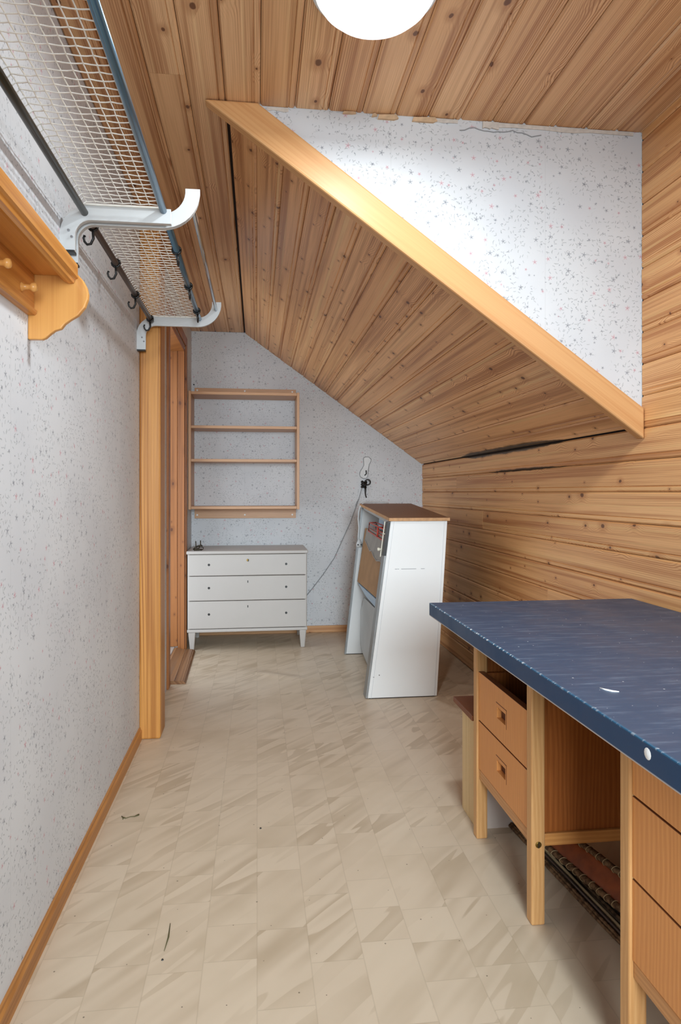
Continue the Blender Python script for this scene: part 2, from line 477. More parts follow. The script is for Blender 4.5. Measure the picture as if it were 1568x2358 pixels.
def plank_mesh(L, w, key):
    k = (round(L, 3), round(w, 3), key)
    if k in _pm: return _pm[k]
    h = w / 2
    if w > .06:
        prof = [(-h + .0008, -.011), (-h + .0008, -.005), (-h + .004, -.0035), (-h + .0065, 0), (h - .022, 0), (h - .0195, -.0028), (h - .017, 0), (h - .006, 0), (h - .0008, -.005), (h - .0008, -.011)]
    else:
        prof = [(-h + .0008, -.011), (-h + .0008, -.004), (-h + .004, 0), (h - .004, 0), (h - .0008, -.004), (h - .0008, -.011)]
    m = MB().prism(prof, lambda a, b: (-L / 2, a, b), lambda a, b: (L / 2, a, b))
    me = m.mesh('plank_mesh'); _pm[k] = me
    return me


def plank(parent, mat, c, xdir, zdir, L, w, name='plank'):
    me = plank_mesh(L, w, mat.name)
    if not me.materials: me.materials.append(mat)
    o = bpy.data.objects.new(name, me); COL.objects.link(o); o.parent = parent
    x = Vector(xdir).normalized(); z = Vector(zdir).normalized(); y = z.cross(x)
    R = Matrix((x, y, z)).transposed().to_4x4()
    j = z * random.uniform(-.0009, .0006)
    o.matrix_basis = Matrix.Translation(Vector(c) + j) @ R
    return o


# ------------------------------------------------------------------ setting: floor
def ridge(x, y):
    h = 0
    for (x0, y0, x1, y1, a, w) in RID:
        vx, vy = x1 - x0, y1 - y0; L2 = vx * vx + vy * vy
        t = max(0, min(1, ((x - x0) * vx + (y - y0) * vy) / L2))
        d = math.hypot(x - x0 - t * vx, y - y0 - t * vy); h += a * math.exp(-(d / w) ** 2) * (math.sin(math.pi * (.12 + .76 * t)))
    return h


RID = [(.93, 3.44, 1.00, 3.27, .008, .02), (1.00, 3.27, 1.13, 3.18, .009, .022), (1.02, 3.47, 1.26, 3.50, .012, .03), (.93, 3.24, 1.04, 3.14, .007, .02), (1.04, 3.14, 1.16, 3.04, .009, .03),
       (-.05, 4.12, .25, 3.92, .010, .045), (.98, 2.83, 1.08, 2.84, .003, .012), (1.05, 3.75, 1.25, 3.62, .008, .04)]
fm = MB(); nx, ny = 100, 340; X0, X1, Y0, Y1 = -.70, 1.33, -1.65, 5.24
for j in range(ny + 1):
    for i in range(nx + 1):
        x = X0 + (X1 - X0) * i / nx; y = Y0 + (Y1 - Y0) * j / ny; fm.v.append((x, y, ridge(x, y)))
for j in range(ny):
    for i in range(nx):
        a = j * (nx + 1) + i; fm.f.append((a, a + 1, a + nx + 2, a + nx + 1))
floor = obj('floor', fm, M['vinyl'], at=(0, 0, 0), smooth=True, kind='structure', label='beige vinyl floor printed with small marbled tiles, buckled beside the white cabinet', cat='floor')

# ------------------------------------------------------------------ setting: walls
m = MB().box(-.62, -.52, -1.6, 3.13, 0, H + .05).box(-.62, -.50, 3.13, 3.88, 0, H + .05)
m.box(-.62, -.50, 3.88, 4.75, 2.11, H + .05).box(-.62, -.50, 4.75, 5.32, 0, H + .05)
obj('wall_left', m, M['papy'], at=(0, 0, 0), kind='structure', label='long wall papered in tiny faded flowers, carrying the wire racks and the pegs', cat='wall')
m = MB().prism([(-.50, 0), (1.33, 0), (1.33, 1.32), (-.09, H), (-.50, H)], lambda a, b: (a, 5.225, b), lambda a, b: (a, 5.30, b))
obj('wall_back', m, M['papx'], at=(0, 0, 0), kind='structure', label='papered end wall under the slope, behind the chest and the empty shelf unit', cat='wall')
SL = (1.32 - H) / (1.312 + .10)
zs = lambda x: H + (x + .10) * SL        # room face of the slope
m = MB().prism([(-.03, H + .01), (1.315, H + .01), (1.315, 1.36)], lambda a, b: (a, 2.150, b), lambda a, b: (a, 2.163, b))
obj('wall_dormer', m, M['papx'], at=(0, 0, 0), kind='structure', label='triangular dormer cheek papered in small flowers, torn along its upper edge', cat='wall')
obj('wall_front', MB().box(-.62, -.25, -1.70, -1.6, 0, H + .05).box(.95, 1.4, -1.70, -1.6, 0, H + .05).box(-.25, .95, -1.70, -1.6, 0, .8).box(-.25, .95, -1.70, -1.6, 2.1, H + .05), M['papx'], at=(0, 0, 0), kind='structure',
    label='papered wall behind the viewer, opened for the added window', cat='wall')
# end window added behind the camera for the fill light; dormer window beside it
def window(name, horiz, a0, a1, z0, z1, p, label):
    w = empty(name, ((a0 + a1) / 2, p, z0) if horiz else (p, (a0 + a1) / 2, z0), label, 'window', kind='structure')
    b = (lambda s0, s1, t0, t1, u0, u1: (s0, s1, p + t0, p + t1, u0, u1)) if horiz else (lambda s0, s1, t0, t1, u0, u1: (p + t0, p + t1, s0, s1, u0, u1))
    f = MB()
    for (s0, s1, u0, u1) in ((a0, a0 + .05, z0, z1), (a1 - .05, a1, z0, z1), (a0 + .05, a1 - .05, z0, z0 + .05), (a0 + .05, a1 - .05, z1 - .05, z1), ((a0 + a1) / 2 - .02, (a0 + a1) / 2 + .02, z0 + .05, z1 - .05)):
        f.box(*b(s0, s1, -.03, .03, u0, u1))
    obj('window_frame', f, M['white'], w)
window('fill_window', True, -.25, .95, .8, 2.1, -1.66, 'white framed window added behind the viewer for the fill light')
window('window_2', False, .08, 1.24, 1.21, 2.09, 1.345, 'white framed dormer window above the desk, outside the picture')

PW = .11
wr = obj('wall_right', MB().box(1.325, 1.375, -1.6, 5.3, 0, 1.205).box(1.325, 1.375, 1.26, 2.2, 1.205, H + .05).box(1.325, 1.375, -1.6, .06, 1.205, H + .05).box(1.325, 1.375, .06, 1.26, 2.10, H + .05).box(1.325, 1.375, 2.2, 5.3, 1.205, 1.36),
         M['darkgap'], at=(0, 0, 0), kind='structure', label='wall of horizontal pine boards, low under the slope and full height in the dormer', cat='wall')
XR = 1.312


def wplank(y0, y1, z0, w=PW):
    plank(wr, M['wall'], (XR, (y0 + y1) / 2, z0 + w / 2), (0, 1, 0), (-1, 0, 0), y1 - y0, w)


for i in range(12):
    z0 = i * PW
    if z0 < 1.2 - .001 and i < 11:
        brk = {1: 3.3, 3: 4.1, 5: 2.9, 8: 3.78, 10: 4.3}.get(i)
        if brk: wplank(-1.6, brk, z0); wplank(brk + .001, 5.222, z0)
        else: wplank(-1.6, 5.222, z0)
    else:
        wplank(-1.6, .06, z0); wplank(1.26, 5.222, z0)
for i in range(12, 22):
    z0 = i * PW; w = min(PW, H + .004 - z0)
    if w < .02: continue
    if i < 19: wplank(-1.6, .06, z0, w); wplank(1.26, 2.148, z0, w)
    else: wplank(-1.6, 2.148, z0, w)

ce = obj('ceiling', MB().box(-.62, 1.40, -1.7, 2.17, H + .012, H + .05).box(-.62, -.06, 2.17, 5.3, H + .012, H + .05), M['darkgap'], at=(0, 0, 0), kind='structure',
         label='flat ceiling of pine boards running the length of the room', cat='ceiling')
for k in range(-4, 13):
    x0 = -.10 + k * PW; x1 = x0 + PW
    if k < 0:
        x0 = max(x0, -.52); w = x1 - x0
        y1 = 5.222; brk = {-2: 2.02, -3: 1.62, -4: 3.2}.get(k)
        segs = [(-1.6, brk), (brk + .001, y1)] if brk else [(-1.6, y1)]
    else:
        x1 = min(x1, XR + .012); w = x1 - x0; segs = [(-1.6, 2.149)]
        if k in (3, 7): segs = [(-1.6, .9), (.901, 2.149)]
    for a, b in segs:
        plank(ce, M['ceil'], ((x0 + x1) / 2, (a + b) / 2, H), (0, 1, 0), (0, 0, -1), b - a, w)

sdir = Vector((1.412, 0, 1.32 - H)); SLEN = sdir.length; sdir.normalize()
snorm = Vector((sdir.z, 0, -sdir.x))      # into the room
if snorm.z > 0: snorm = -snorm
P0 = Vector((-.10, 0, H))
q = lambda s, d, y: tuple(P0 + sdir * s - snorm * d + Vector((0, y, 0)))
cs = obj('ceiling_slope', MB().hexa([q(-.02, .012, 2.163), q(SLEN + .02, .012, 2.163), q(SLEN + .02, .012, 5.3), q(-.02, .012, 5.3), q(-.02, .05, 2.163), q(SLEN + .02, .05, 2.163), q(SLEN + .02, .05, 5.3), q(-.02, .05, 5.3)]),
         M['darkgap'], at=(0, 0, 0), kind='structure', label='sloping ceiling of pine boards behind the diagonal beam', cat='ceiling')
s = .008
while s < SLEN - .01:
    w = min(PW, SLEN - s - .002); c = P0 + sdir * (s + w / 2)
    plank(cs, M['slope'], (c.x, (2.166 + 5.222) / 2, c.z), (0, 1, 0), snorm, 5.222 - 2.166, w); s += PW

# diagonal beam along the dormer cheek
def beamz(x, off): return 1.28 + off + (1.312 - x) * .7153
bt = [(1.310, 1.281), (1.310, 1.386), (-.018 + .02, H - .002), (-.165, H - .002)]
ang = math.atan(.7153)
bm_ = MB().prism(bt, lambda a, b: (a, 2.128, b), lambda a, b: (a, 2.174, b))
ctr = Vector((.58, 2.15, 1.85)); Rb = Matrix.Rotation(ang, 3, 'Y')
bo = obj('beam', bm_, M['beam'], at=ctr, bevel=.006, kind='structure', label='planed pale beam running diagonally under the papered dormer cheek', cat='beam')
for v in bo.data.vertices: v.co = Rb.inverted() @ v.co
bo.rotation_euler = (0, ang, 0)

# caulk, torn paper and splinters along the upper edge of the cheek (pieces of the setting)
wd = bpy.data.objects['wall_dormer']
for (xa, xb, dz, t_) in ((.51, .66, .012, .012), (.745, .80, .02, .02), (.80, 1.28, .012, .010), (.03, .10, .010, .006)):
    mm = MB(); n = 9
    poly = [(xa + (xb - xa) * i / n, H - dz - random.uniform(0, .006)) for i in range(n + 1)] + [(xb, H - .001), (xa, H - .001)]
    mm.prism(poly, lambda a, b: (a, 2.150 - t_ * .35, b - .001), lambda a, b: (a, 2.150, b))
    obj('paper_flap', mm, M['torn'], wd)
for (xa, xb, dz) in ((.275, .315, .008), (.37, .385, .012), (.39, .455, .018), (.505, .585, .018)):
    mm = MB(); poly = [(xa, H - dz), (xa + .004, H - dz * .3), (xb - .003, H - .001), (xb + .004, H - dz * .7), (xb - .01, H - dz)]
    mm.prism(poly, lambda a, b: (a, 2.141, b), lambda a, b: (a, 2.150, b))
    obj('wood_splinter', mm, M['rawchip'], wd)
mm = MB()
pts = [(x / 60., H - .030 - .012 * math.sin(x * .7) * random.random() - .004 * random.random()) for x in range(40, 58)]
for i in range(len(pts) - 1):
    mm.tube([(pts[i][0], 2.1485, pts[i][1]), (pts[i + 1][0], 2.1485, pts[i + 1][1])], .0018, 5)
obj('torn_edge', mm, M['grey'], wd)

# trims: skirtings, door frame, post
m = MB().prism([(-.52, 0), (-.508, 0), (-.508, .042), (-.513, .048), (-.513, .054), (-.52, .054)], lambda a, b: (a, -1.6, b), lambda a, b: (a, 3.05, b))
obj('baseboard_left', m, M['skirt'], kind='structure', label='narrow brown wooden skirting along the papered wall', cat='skirting')
obj('baseboard_back', bx(-.49, 1.31, 5.211, 5.225, 0, .052), M['skirtx'], bevel=.003, kind='structure', label='pale wooden skirting at the foot of the end wall', cat='skirting')
obj('trim_1', bx(-.520, -.427, 3.05, 3.197, 0, H - .012), M['post'], bevel=.008, kind='structure', label='thick square pine post standing from floor to ceiling beside the door opening', cat='post')
dr = empty('door_1', (-.5, 4.3, 0), 'open doorway with a knotty pine frame between the post and the chest', 'doorway', kind='structure')
obj('door_casing', bx(-.52, -.488, 3.80, 3.88, 0, 2.18), M['casing'], dr, bevel=.004)
obj('door_casing', bx(-.50, -.488, 4.745, 4.81, 0, 2.18), M['casing'], dr, bevel=.003)
obj('door_casing', bx(-.50, -.488, 3.88, 4.745, 2.115, 2.18), M['casing'], dr, bevel=.004)
obj('door_jamb', bx(-.545, -.50, 4.722, 4.745, .0, 2.095), M['casing'], dr, bevel=.002)
obj('door_jamb', bx(-.66, -.548, 4.728, 4.745, .03, 2.095), M['casing'], dr, bevel=.002)
obj('door_jamb', bx(-.66, -.52, 3.88, 3.90, .0, 2.095), M['casing'], dr, bevel=.002)
obj('door_head', bx(-.66, -.50, 3.90, 4.722, 2.075, 2.110), M['casing'], dr, bevel=.002)
obj('door_sill', bx(-.70, -.565, 3.90, 4.745, 0, .028), M['white'], dr, bevel=.004)
obj('floor_hall', bx(-1.95, -.70, 2.6, 5.6, -.03, 0), M['vinyl'], kind='structure', label='floor of the room beyond the doorway', cat='floor')
obj('wall_hall', bx(-1.95, -1.9, 2.6, 5.6, 0, 2.4), M['white'], kind='structure', label='white wall of the room beyond the doorway', cat='wall')

# ------------------------------------------------------------------ ceiling lamp
lp = empty('ceiling_lamp', (.285, 1.60, H), 'round white glass ceiling lamp, lit', 'lamp')
t = T('lit_glass'); t.b.inputs['Emission Color'].default_value = (.92, .97, 1, 1); t.b.inputs['Emission Strength'].default_value = 1.1
t.out(C(250, 248, 244), .3)
prof = [(.001, -.088), (.03, -.087), (.06, -.082), (.09, -.072), (.115, -.058), (.135, -.040), (.147, -.022), (.150, -.012)]
obj('glass_shade', MB().lathe(prof, (.285, 1.60, H), seg=48), t.m, lp, smooth=True)
obj('lamp_base', MB().lathe([(.001, -.0005), (.157, -.0005), (.157, -.012), (.149, -.014)], (.285, 1.60, H), seg=48), M['rackwhite'], lp, smooth=False)
ld = bpy.data.lights.new('lamp_light', 'AREA'); ld.shape = 'DISK'; ld.size = .09; ld.energy = LAMP_POWER; ld.color = (.86, .95, 1.0)
lo = bpy.data.objects.new('lamp_light', ld); COL.objects.link(lo); lo.parent = lp; lo.location = (0, 0, -.092)

# ------------------------------------------------------------------ hat racks
def arc(cx, cz, r, a0, a1, n=8): return [(cx + r * math.cos(math.radians(a0 + (a1 - a0) * i / n)), cz + r * math.sin(math.radians(a0 + (a1 - a0) * i / n))) for i in range(n + 1)]


def rack_bracket(parent, y, curl, zfoot, name='bracket'):
    A = 1.847; x0 = -.502
    path = [(x0, zfoot)] + arc(x0 + .062, A - .062, .062, 180, 90, 8)
    if curl: path += [(-.262, A)] + arc(-.262, A + .085, .085, -90, 5, 10)
    else: path += [(-.232, A)]
    o = obj(name, MB().sweep(path, .022, .034, y), M['rackwhite'], parent, bevel=.003)
    obj('lip', MB().sweep(path, .006, .040, y - .003), M['rackwhite'], o, bevel=.001)
    obj('end_cap', bx(x0 - .0175, x0 + .0175, y - .004, y + .023, zfoot - .006, zfoot), M['black'], o)
    for dx, dz in ((.012, .035), (.004, .052)):
        obj('screw', MB().lathe([(.0001, -.006), (.003, -.006), (.004, -.002), (.004, 0)], (x0 + dx, y - .001, zfoot + dz), 'y', 10), M['chrome'], o)
    return o


def rack(y0, y1, label, near):
    r = empty('hat_rack', (-.515, (y0 + y1) / 2, 1.85), label, 'rack', 'wire hat racks on the papered wall')
    zt = 1.858
    if near:
        rack_bracket(r, y0, False, 1.745); rack_bracket(r, y1 - .022, False, 1.745)
    else:
        rack_bracket(r, y0, True, 1.722); rack_bracket(r, y1 - .022, True, 1.722)
    ya, yb = y0 + .004, y1 - .004
    obj('rear_tube', MB().tube([(-.457, ya, 1.846), (-.457, yb, 1.846)], .0095, 16), M['olive'] if near else M['brownsteel'], r, smooth=True, label='dark tube nearer the wall')
    obj('front_tube', MB().tube([(-.252, ya, 1.862), (-.252, yb, 1.862)], .0095, 16), M['steelblue'], r, smooth=True, label='blue grey steel front tube')
    if not near:
        obj('guard_rail', MB().tube([(-.180, ya, 1.905), (-.180, yb, 1.905)], .007, 14), M['chrome'], r, smooth=True, label='slim chrome outer rail')
    mm = MB(); xs = [-.448 + .0232 * i for i in range(9)]; st = .0235; n = int((y1 - y0 - .05) / st); ys = [y0 + .028 + st * j for j in range(n + 1)]
    zm = 1.868
    for i, x in enumerate(xs):
        mm.tube([(x, yy, zm + .0012 * (1 if (i + j) % 2 else -1)) for j, yy in enumerate(ys)], .00135, 5)
    for j, yy in enumerate(ys):
        pts = []
        for i, x in enumerate(xs):
            pts.append((x, yy + random.uniform(-.0006, .0006), zm - .0012 * (1 if (i + j) % 2 else -1)))
            if i < 8: pts.append((x + .0116, yy + .0006, zm))
        pts = [(-.457, yy, zm - .008)] + pts + [(-.252, yy, zm)]
        mm.tube(pts, .00135, 5)
    obj('wire_mesh', mm, M['wirewhite'], r, kind='stuff', label='crimped cream wire netting')
    for yy in (y0 + .027, y1 - .027): obj('mesh_border', MB().tube([(-.455, yy, 1.868), (-.255, yy, 1.868)], .003, 6), M['wirewhite'], r)
    if not near:
        for k, hy in enumerate((1.945, 2.25, 2.60, 2.95)):
            obj('hook', hook(-.457, hy, 1.846), M['black'], r, smooth=True)
        for hy in (2.15, 2.52, 2.86):
            obj('hook', hook(-.252, hy, 1.862, .85, True), M['black'], r, smooth=True)
    return r


def hook(x, y, z, s=1.0, turned=False):
    mm = MB()
    ring = [(x + .0125 * math.cos(a), y, z + .0125 * math.sin(a)) for a in [math.radians(d) for d in range(0, 361, 30)]]
    mm.tube(ring, .004, 8)
    stem = [(x, y, z - .012), (x + .001, y, z - .035 * s), (x - .006, y, z - .050 * s), (x - .016, y, z - .052 * s), (x - .023, y, z - .044 * s), (x - .0255, y, z - .034 * s), (x - .0225, y, z - .027 * s)]
    if turned: stem = [(x + .004, y - (p[0] - x) * .8, p[2]) for p in stem]
    mm.tube(stem, [.0042, .0038, .0038, .0036, .0034, .0034, .0040], 8)
    return mm


rack(.70, 1.878, 'wire hat rack with dark rear tube passing over the peg shelf', True)
rack(1.888, 3.02, 'wire hat rack with chrome guard rail and black hooks, reaching to the post', False)

# ------------------------------------------------------------------ peg shelf
ps = empty('peg_shelf', (-.52, 1.2, 1.50), 'orange varnished pine wall shelf with turned pegs and scalloped end bracket', 'shelf')
ya = .62
obj('shelf_board', bx(-.52, -.417, ya, 1.60, 1.596, 1.616), M['shelfy'], ps, bevel=.002)
m = MB().prism([(-.440, 1.584), (-.428, 1.578), (-.418, 1.580), (-.414, 1.590), (-.409, 1.592), (-.409, 1.622), (-.416, 1.628), (-.4165, 1.5965), (-.440, 1.5955)], lambda a, b: (a, ya, b), lambda a, b: (a, 1.598, b))
obj('front_moulding', m, M['shelfy'], ps)
obj('back_board', bx(-.52, -.505, ya, 1.60, 1.512, 1.5955), M['shelfy'], ps)
m = MB().prism([(-.52, 1.504), (-.503, 1.504), (-.499, 1.508), (-.499, 1.514), (-.5045, 1.518), (-.5045, 1.5115), (-.52, 1.5115)], lambda a, b: (a, ya, b), lambda a, b: (a, 1.599, b))
obj('lower_moulding', m, M['shelfy'], ps)
pl = [(-.52, 1.449), (-.489, 1.4495), (-.481, 1.4532), (-.471, 1.4626), (-.461, 1.4706), (-.447, 1.4756), (-.439, 1.4866), (-.427, 1.4961), (-.4095, 1.5074), (-.3947, 1.5264), (-.388, 1.5451), (-.387, 1.558), (-.390, 1.572), (-.398, 1.588), (-.410, 1.601), (-.43, 1.614), (-.46, 1.626), (-.52, 1.63)]
obj('end_bracket', MB().prism(pl, lambda a, b: (a, 1.601, b), lambda a, b: (a, 1.617, b)), M['shelfz'], ps, bevel=.003, label='scalloped end bracket')
for k, py in enumerate((1.515, 1.362, 1.208, 1.054, .90, .746)):
    pr = [(.0001, 0), (.011, 0), (.010, .003), (.0065, .006), (.0058, .014), (.0062, .019), (.0095, .022), (.0102, .026), (.0085, .031), (.004, .033), (.0001, .0335)]
    obj('peg', MB().lathe(pr, (-.505, py, 1.543), 'x', 18), M['shelfz'], ps, smooth=True)

# ------------------------------------------------------------------ shelf unit on the end wall
su = empty('shelf_unit', (-.09, 5.08, .97), 'open wall shelf unit in beech laminate with four empty boards', 'shelf')
xa, xb, yf, yb = -.497, .312, 4.955, 5.222
obj('side_panel', bx(xa, xa + .019, yf, yb, .972, 1.838), M['shelfv'], su, bevel=.0015)
obj('side_panel', bx(xb - .019, xb, yf, yb, .972, 1.838), M['shelfv'], su, bevel=.0015)
for z in (.975, 1.322, 1.566, 1.814):
    obj('shelf_board', bx(xa + .0195, xb - .0195, yf + .001, yb, z, z + .020), M['shelfx'], su, bevel=.0015)
for z0, z1 in ((.898, .9745), (1.834, 1.898)):
    rl = obj('wall_rail', bx(xa + .022, xb - .012, 5.208, yb, z0, z1), M['shelfx'], su, bevel=.001)
    for xx in (-.455, -.094, .272):
        obj('screw_cap', MB().lathe([(.0001, -.004), (.006, -.003), (.007, 0)], (xx, 5.208, z0 + (.026 if z0 < 1 else .046)), 'y', 12), M['whitecap'], rl)
obj('wall_plug', MB().lathe([(.0001, -.004), (.005, -.003), (.006, 0)], (-.482, 5.225, 1.925), 'y', 10), M['black'], label='tiny dark wall plug above the shelf unit', cat='plug')

# ------------------------------------------------------------------ chest of drawers
ch = empty('chest_of_drawers', (-.065, 4.95, 0), 'low white painted chest of three drawers without handles', 'chest')
x0, x1, y0, y1 = -.478, .350, 4.712, 5.17
obj('carcass', MB().box(x0, x0 + .015, y0 + .004, y1, .147, .668).box(x1 - .015, x1, y0 + .004, y1, .147, .668).box(x0 + .015, x1 - .015, y1 - .01, y1, .147, .668).box(x0 + .015, x1 - .015, y0 + .022, y1 - .01, .147, .155), M['white'], ch, bevel=.002)
obj('top', bx(x0 - .007, x1 + .007, y0 - .010, y1 + .02, .668, .690), M['white'], ch, bevel=.005)
obj('plinth', bx(x0 - .003, x1 + .003, y0 - .004, y1, .125, .1465), M['white'], ch, bevel=.005)
hz = (.594, .433, .250)
for k, (za, zb) in enumerate(((.5175, .665), (.3445, .514), (.150, .341))):
    d = obj('drawer', bx(x0 + .003, x1 - .003, y0 - .002, y0 + .018, za, zb), M['white'], ch, bevel=.004)
    for hx in (-.332, .203): obj('handle_hole', MB().lathe([(.0001, -.0006), (.0085, -.0006), (.0085, .001)], (hx, y0 - .002, hz[k]), 'y', 14), M['black'], d)
    zz = (.624, .475, .302)[k]
    if k == 0: obj('lock', MB().lathe([(.0001, -.003), (.008, -.003), (.009, 0)], (-.065, y0 - .002, zz), 'y', 16), M['brass'], d)
    obj('keyhole', bx(-.0675 + .003 * (k == 0), -.0615 + .003 * (k == 0), y0 - (.0055 if k == 0 else .0026), y0, zz - .009, zz + .007), M['black'], d)
for lx in (x0 + .004, x1 - .054):
    for ly in (y0 + .002, y1 - .055):
        a, b = .050, .028; c = (a - b) / 2
        obj('leg', MB().hexa([(lx + c, ly + c, 0), (lx + a - c, ly + c, 0), (lx + a - c, ly + a - c, 0), (lx + c, ly + a - c, 0), (lx, ly, .125), (lx + a, ly, .125), (lx + a, ly + a, .125), (lx, ly + a, .125)]), M['white'], ch, bevel=.006)

# small bent metal fitting on the chest
mm = MB()
cx, cy, cz = -.408, 4.76, .6905
mm.tube([(cx - .032, cy, cz + .005), (cx - .026, cy, cz + .018), (cx - .005, cy + .005, cz + .030), (cx + .018, cy, cz + .036), (cx + .027, cy, cz + .030)], .006, 8)
mm.tube([(cx - .030, cy - .01, cz + .005), (cx - .01, cy - .01, cz + .006), (cx + .008, cy - .008, cz + .007), (cx + .024, cy - .006, cz + .006)], .0055, 8)
mm.tube([(cx - .016, cy, cz + .020), (cx - .018, cy, cz + .066)], .0035, 8)
mm.tube([(cx + .016, cy, cz + .030), (cx + .014, cy, cz + .070)], .0038, 8)
mm.tube([(cx + .02, cy, cz + .004), (cx + .034, cy, cz + .010), (cx + .036, cy, cz + .018), (cx + .028, cy, cz + .024), (cx + .018, cy, cz + .022)], .0028, 7)
mm.tube([(cx - .03, cy, cz + .006), (cx + .0, cy + .004, cz + .014), (cx + .012, cy, cz + .028)], .005, 8)
obj('metal_fitting', mm, M['tarnish'], smooth=True, label='small tarnished metal fitting with two upright prongs on the white chest', cat='fitting')

# threshold strip lying loose
mm = MB().prism([(-.560, 0), (-.500, 0), (-.412, 0), (-.409, .005), (-.418, .014), (-.424, .014), (-.427, .017), (-.470, .019), (-.473, .023), (-.476, .019), (-.506, .020), (-.545, .034), (-.560, .030)],
                lambda a, b: (a + .003, 3.905, b), lambda a, b: (a - .002 if a < -.5 else a - .014, 4.69, b))
obj('threshold_board', mm, M['threshold'], label='loose brown grooved wooden threshold board on the floor in the doorway', cat='board')

# ------------------------------------------------------------------ wall marks on the end wall
hg = [(.8384, 1.3724), (.855, 1.378), (.8783, 1.3771), (.8961, 1.3597), (.8939, 1.3399), (.8806, 1.318), (.8761, 1.2917), (.8717, 1.2566), (.8695, 1.2259), (.8584, 1.2084), (.834, 1.2072), (.8119, 1.2192), (.8041, 1.2389), (.8119, 1.2673), (.8296, 1.2936), (.8384, 1.3134), (.8351, 1.3593)]
pa = empty('wall_patch', (.85, 5.22, 1.21), 'pale hourglass shaped patch with grey outline above the black wires', 'patch')
obj('patch_face', MB().prism(hg, lambda a, b: (a, 5.222, b), lambda a, b: (a, 5.2249, b)), M['patch'], pa)
obj('patch_edge', MB().tube([(a, 5.222, b) for a, b in hg + hg[:1]], .0026, 6), M['grey'], pa, smooth=True)
obj('dark_slit', MB().tube([(.8562, 5.221, 1.2719), (.8584, 5.221, 1.2456), (.851, 5.221, 1.236), (.8429, 5.221, 1.2324)], [.005, .005, .0045, .004], 8), M['black'], pa, smooth=True)
wb = empty('wire_bundle', (.84, 5.2, 1.06), 'tangle of black wires hanging from a hole in the end wall', 'wire')
mm = MB(); random.seed(3)
for k in range(7):
    p = [(.838 + random.uniform(-.022, .022), 5.212 + random.uniform(-.012, .004), 1.157 + random.uniform(-.026, .026)) for _ in range(5)]
    mm.tube(p, .0075, 7)
obj('wire_knot', mm, M['black'], wb, smooth=True)
obj('wire_ring', MB().tube([(.867 + .021 * math.cos(math.radians(d)), 5.205, 1.178 + .021 * math.sin(math.radians(d))) for d in range(0, 361, 24)], .0055, 8), M['black'], wb, smooth=True)
obj('wire_knob', MB().lathe([(.0001, -.02), (.009, -.018), (.011, -.008), (.011, .0)], (.825, 5.222, 1.18), 'y', 14), M['black'], wb, smooth=True)
obj('wire_tail', MB().tube([(.849, 5.208, 1.140), (.849, 5.206, 1.115), (.848, 5.204, 1.092), (.851, 5.206, 1.073), (.857, 5.207, 1.055)], [.008, .0075, .006, .005, .004], 8), M['black'], wb, smooth=True)
wp = [(.825, 5.214, 1.155), (.8209, 5.216, 1.1275), (.797, 5.219, 1.0417), (.7689, 5.22, .9663), (.7274, 5.22, .8534), (.6721, 5.22, .734), (.6032, 5.22, .5809), (.5174, 5.22, .4558), (.4388, 5.22, .3549), (.36, 5.216, .26)]
obj('wall_cable', MB().tube(wp, .0030, 6).tube([(.7985, 5.22, 1.045), (.782, 5.22, 1.02), (.776, 5.22, 1.0), (.772, 5.22, .972)], .0022, 6), M['grey'], smooth=True, label='thin grey cable sagging across the end wall to the white chest', cat='cable')

# ------------------------------------------------------------------ tapered white cabinet
kc = empty('cabinet_carcass', (.8, 4.0, 0), 'tall tapered white cabinet without doors, open towards the doorway', 'cabinet')
LZ = lambda z: .583 + .125 * z / .945    # leaning front edge


def panelx(yn, yf_, z1, xb0, xt0, xb1, xt1):
    return MB().hexa([(xb0, yn, .004), (xb1, yn, .004), (xb1, yf_, .004), (xb0, yf_, .004), (xt0, yn, z1), (xt1, yn, z1), (xt1, yf_, z1), (xt0, yf_, z1)])


obj('side_panel', panelx(3.500, 3.520, .945, .583, .708, .960, 1.018), M['whitelam'], kc, bevel=.002)
obj('side_panel', panelx(4.480, 4.500, 1.003, .598, .712, .990, 1.050), M['whitelam'], kc, bevel=.002)
mk = obj('edge_strip', panelx(3.497, 3.4995, .940, .600, .724, .6015, .7255), M['linegrey'], kc)
obj('edge_strip', panelx(3.497, 3.4995, .940, .945, 1.000, .9465, 1.0015), M['linegrey'], kc)
obj('metal_edge', panelx(3.500, 3.575, .940, .571, .696, .5825, .7075), M['trim'], kc, bevel=.001, label='grey metal edge')
obj('metal_edge', panelx(4.470, 4.500, .995, .586, .700, .5975, .7115), M['trim'], kc, bevel=.001, label='grey metal edge')
zs0, zs1 = .76, .938
obj('rubber_seal', MB().hexa([(LZ(zs0) - .018, 3.499, zs0), (LZ(zs0) - .002, 3.499, zs0), (LZ(zs0) - .002, 3.545, zs0), (LZ(zs0) - .018, 3.545, zs0), (LZ(zs1) - .018, 3.499, zs1), (LZ(zs1) - .002, 3.499, zs1), (LZ(zs1) - .002, 3.545, zs1), (LZ(zs1) - .018, 3.545, zs1)]), M['black'], kc)
obj('cream_bead', MB().tube([(LZ(.75) - .020, 3.56, .75), (LZ(.94) - .020, 3.56, .94)], .003, 6), M['offwhite'], kc)
obj('knob', MB().lathe([(.0001, -.024), (.008, -.023), (.010, -.018), (.009, -.012), (.005, -.009), (.005, 0)], (LZ(.79) - .018, 3.56, .79), 'x', 14), M['offwhite'], kc, smooth=True, label='small ivory knob')
obj('knob', MB().lathe([(.0001, -.006), (.003, -.005), (.004, 0)], (LZ(.88) - .018, 3.53, .875), 'x', 10), M['offwhite'], kc, smooth=True, label='tiny white button')
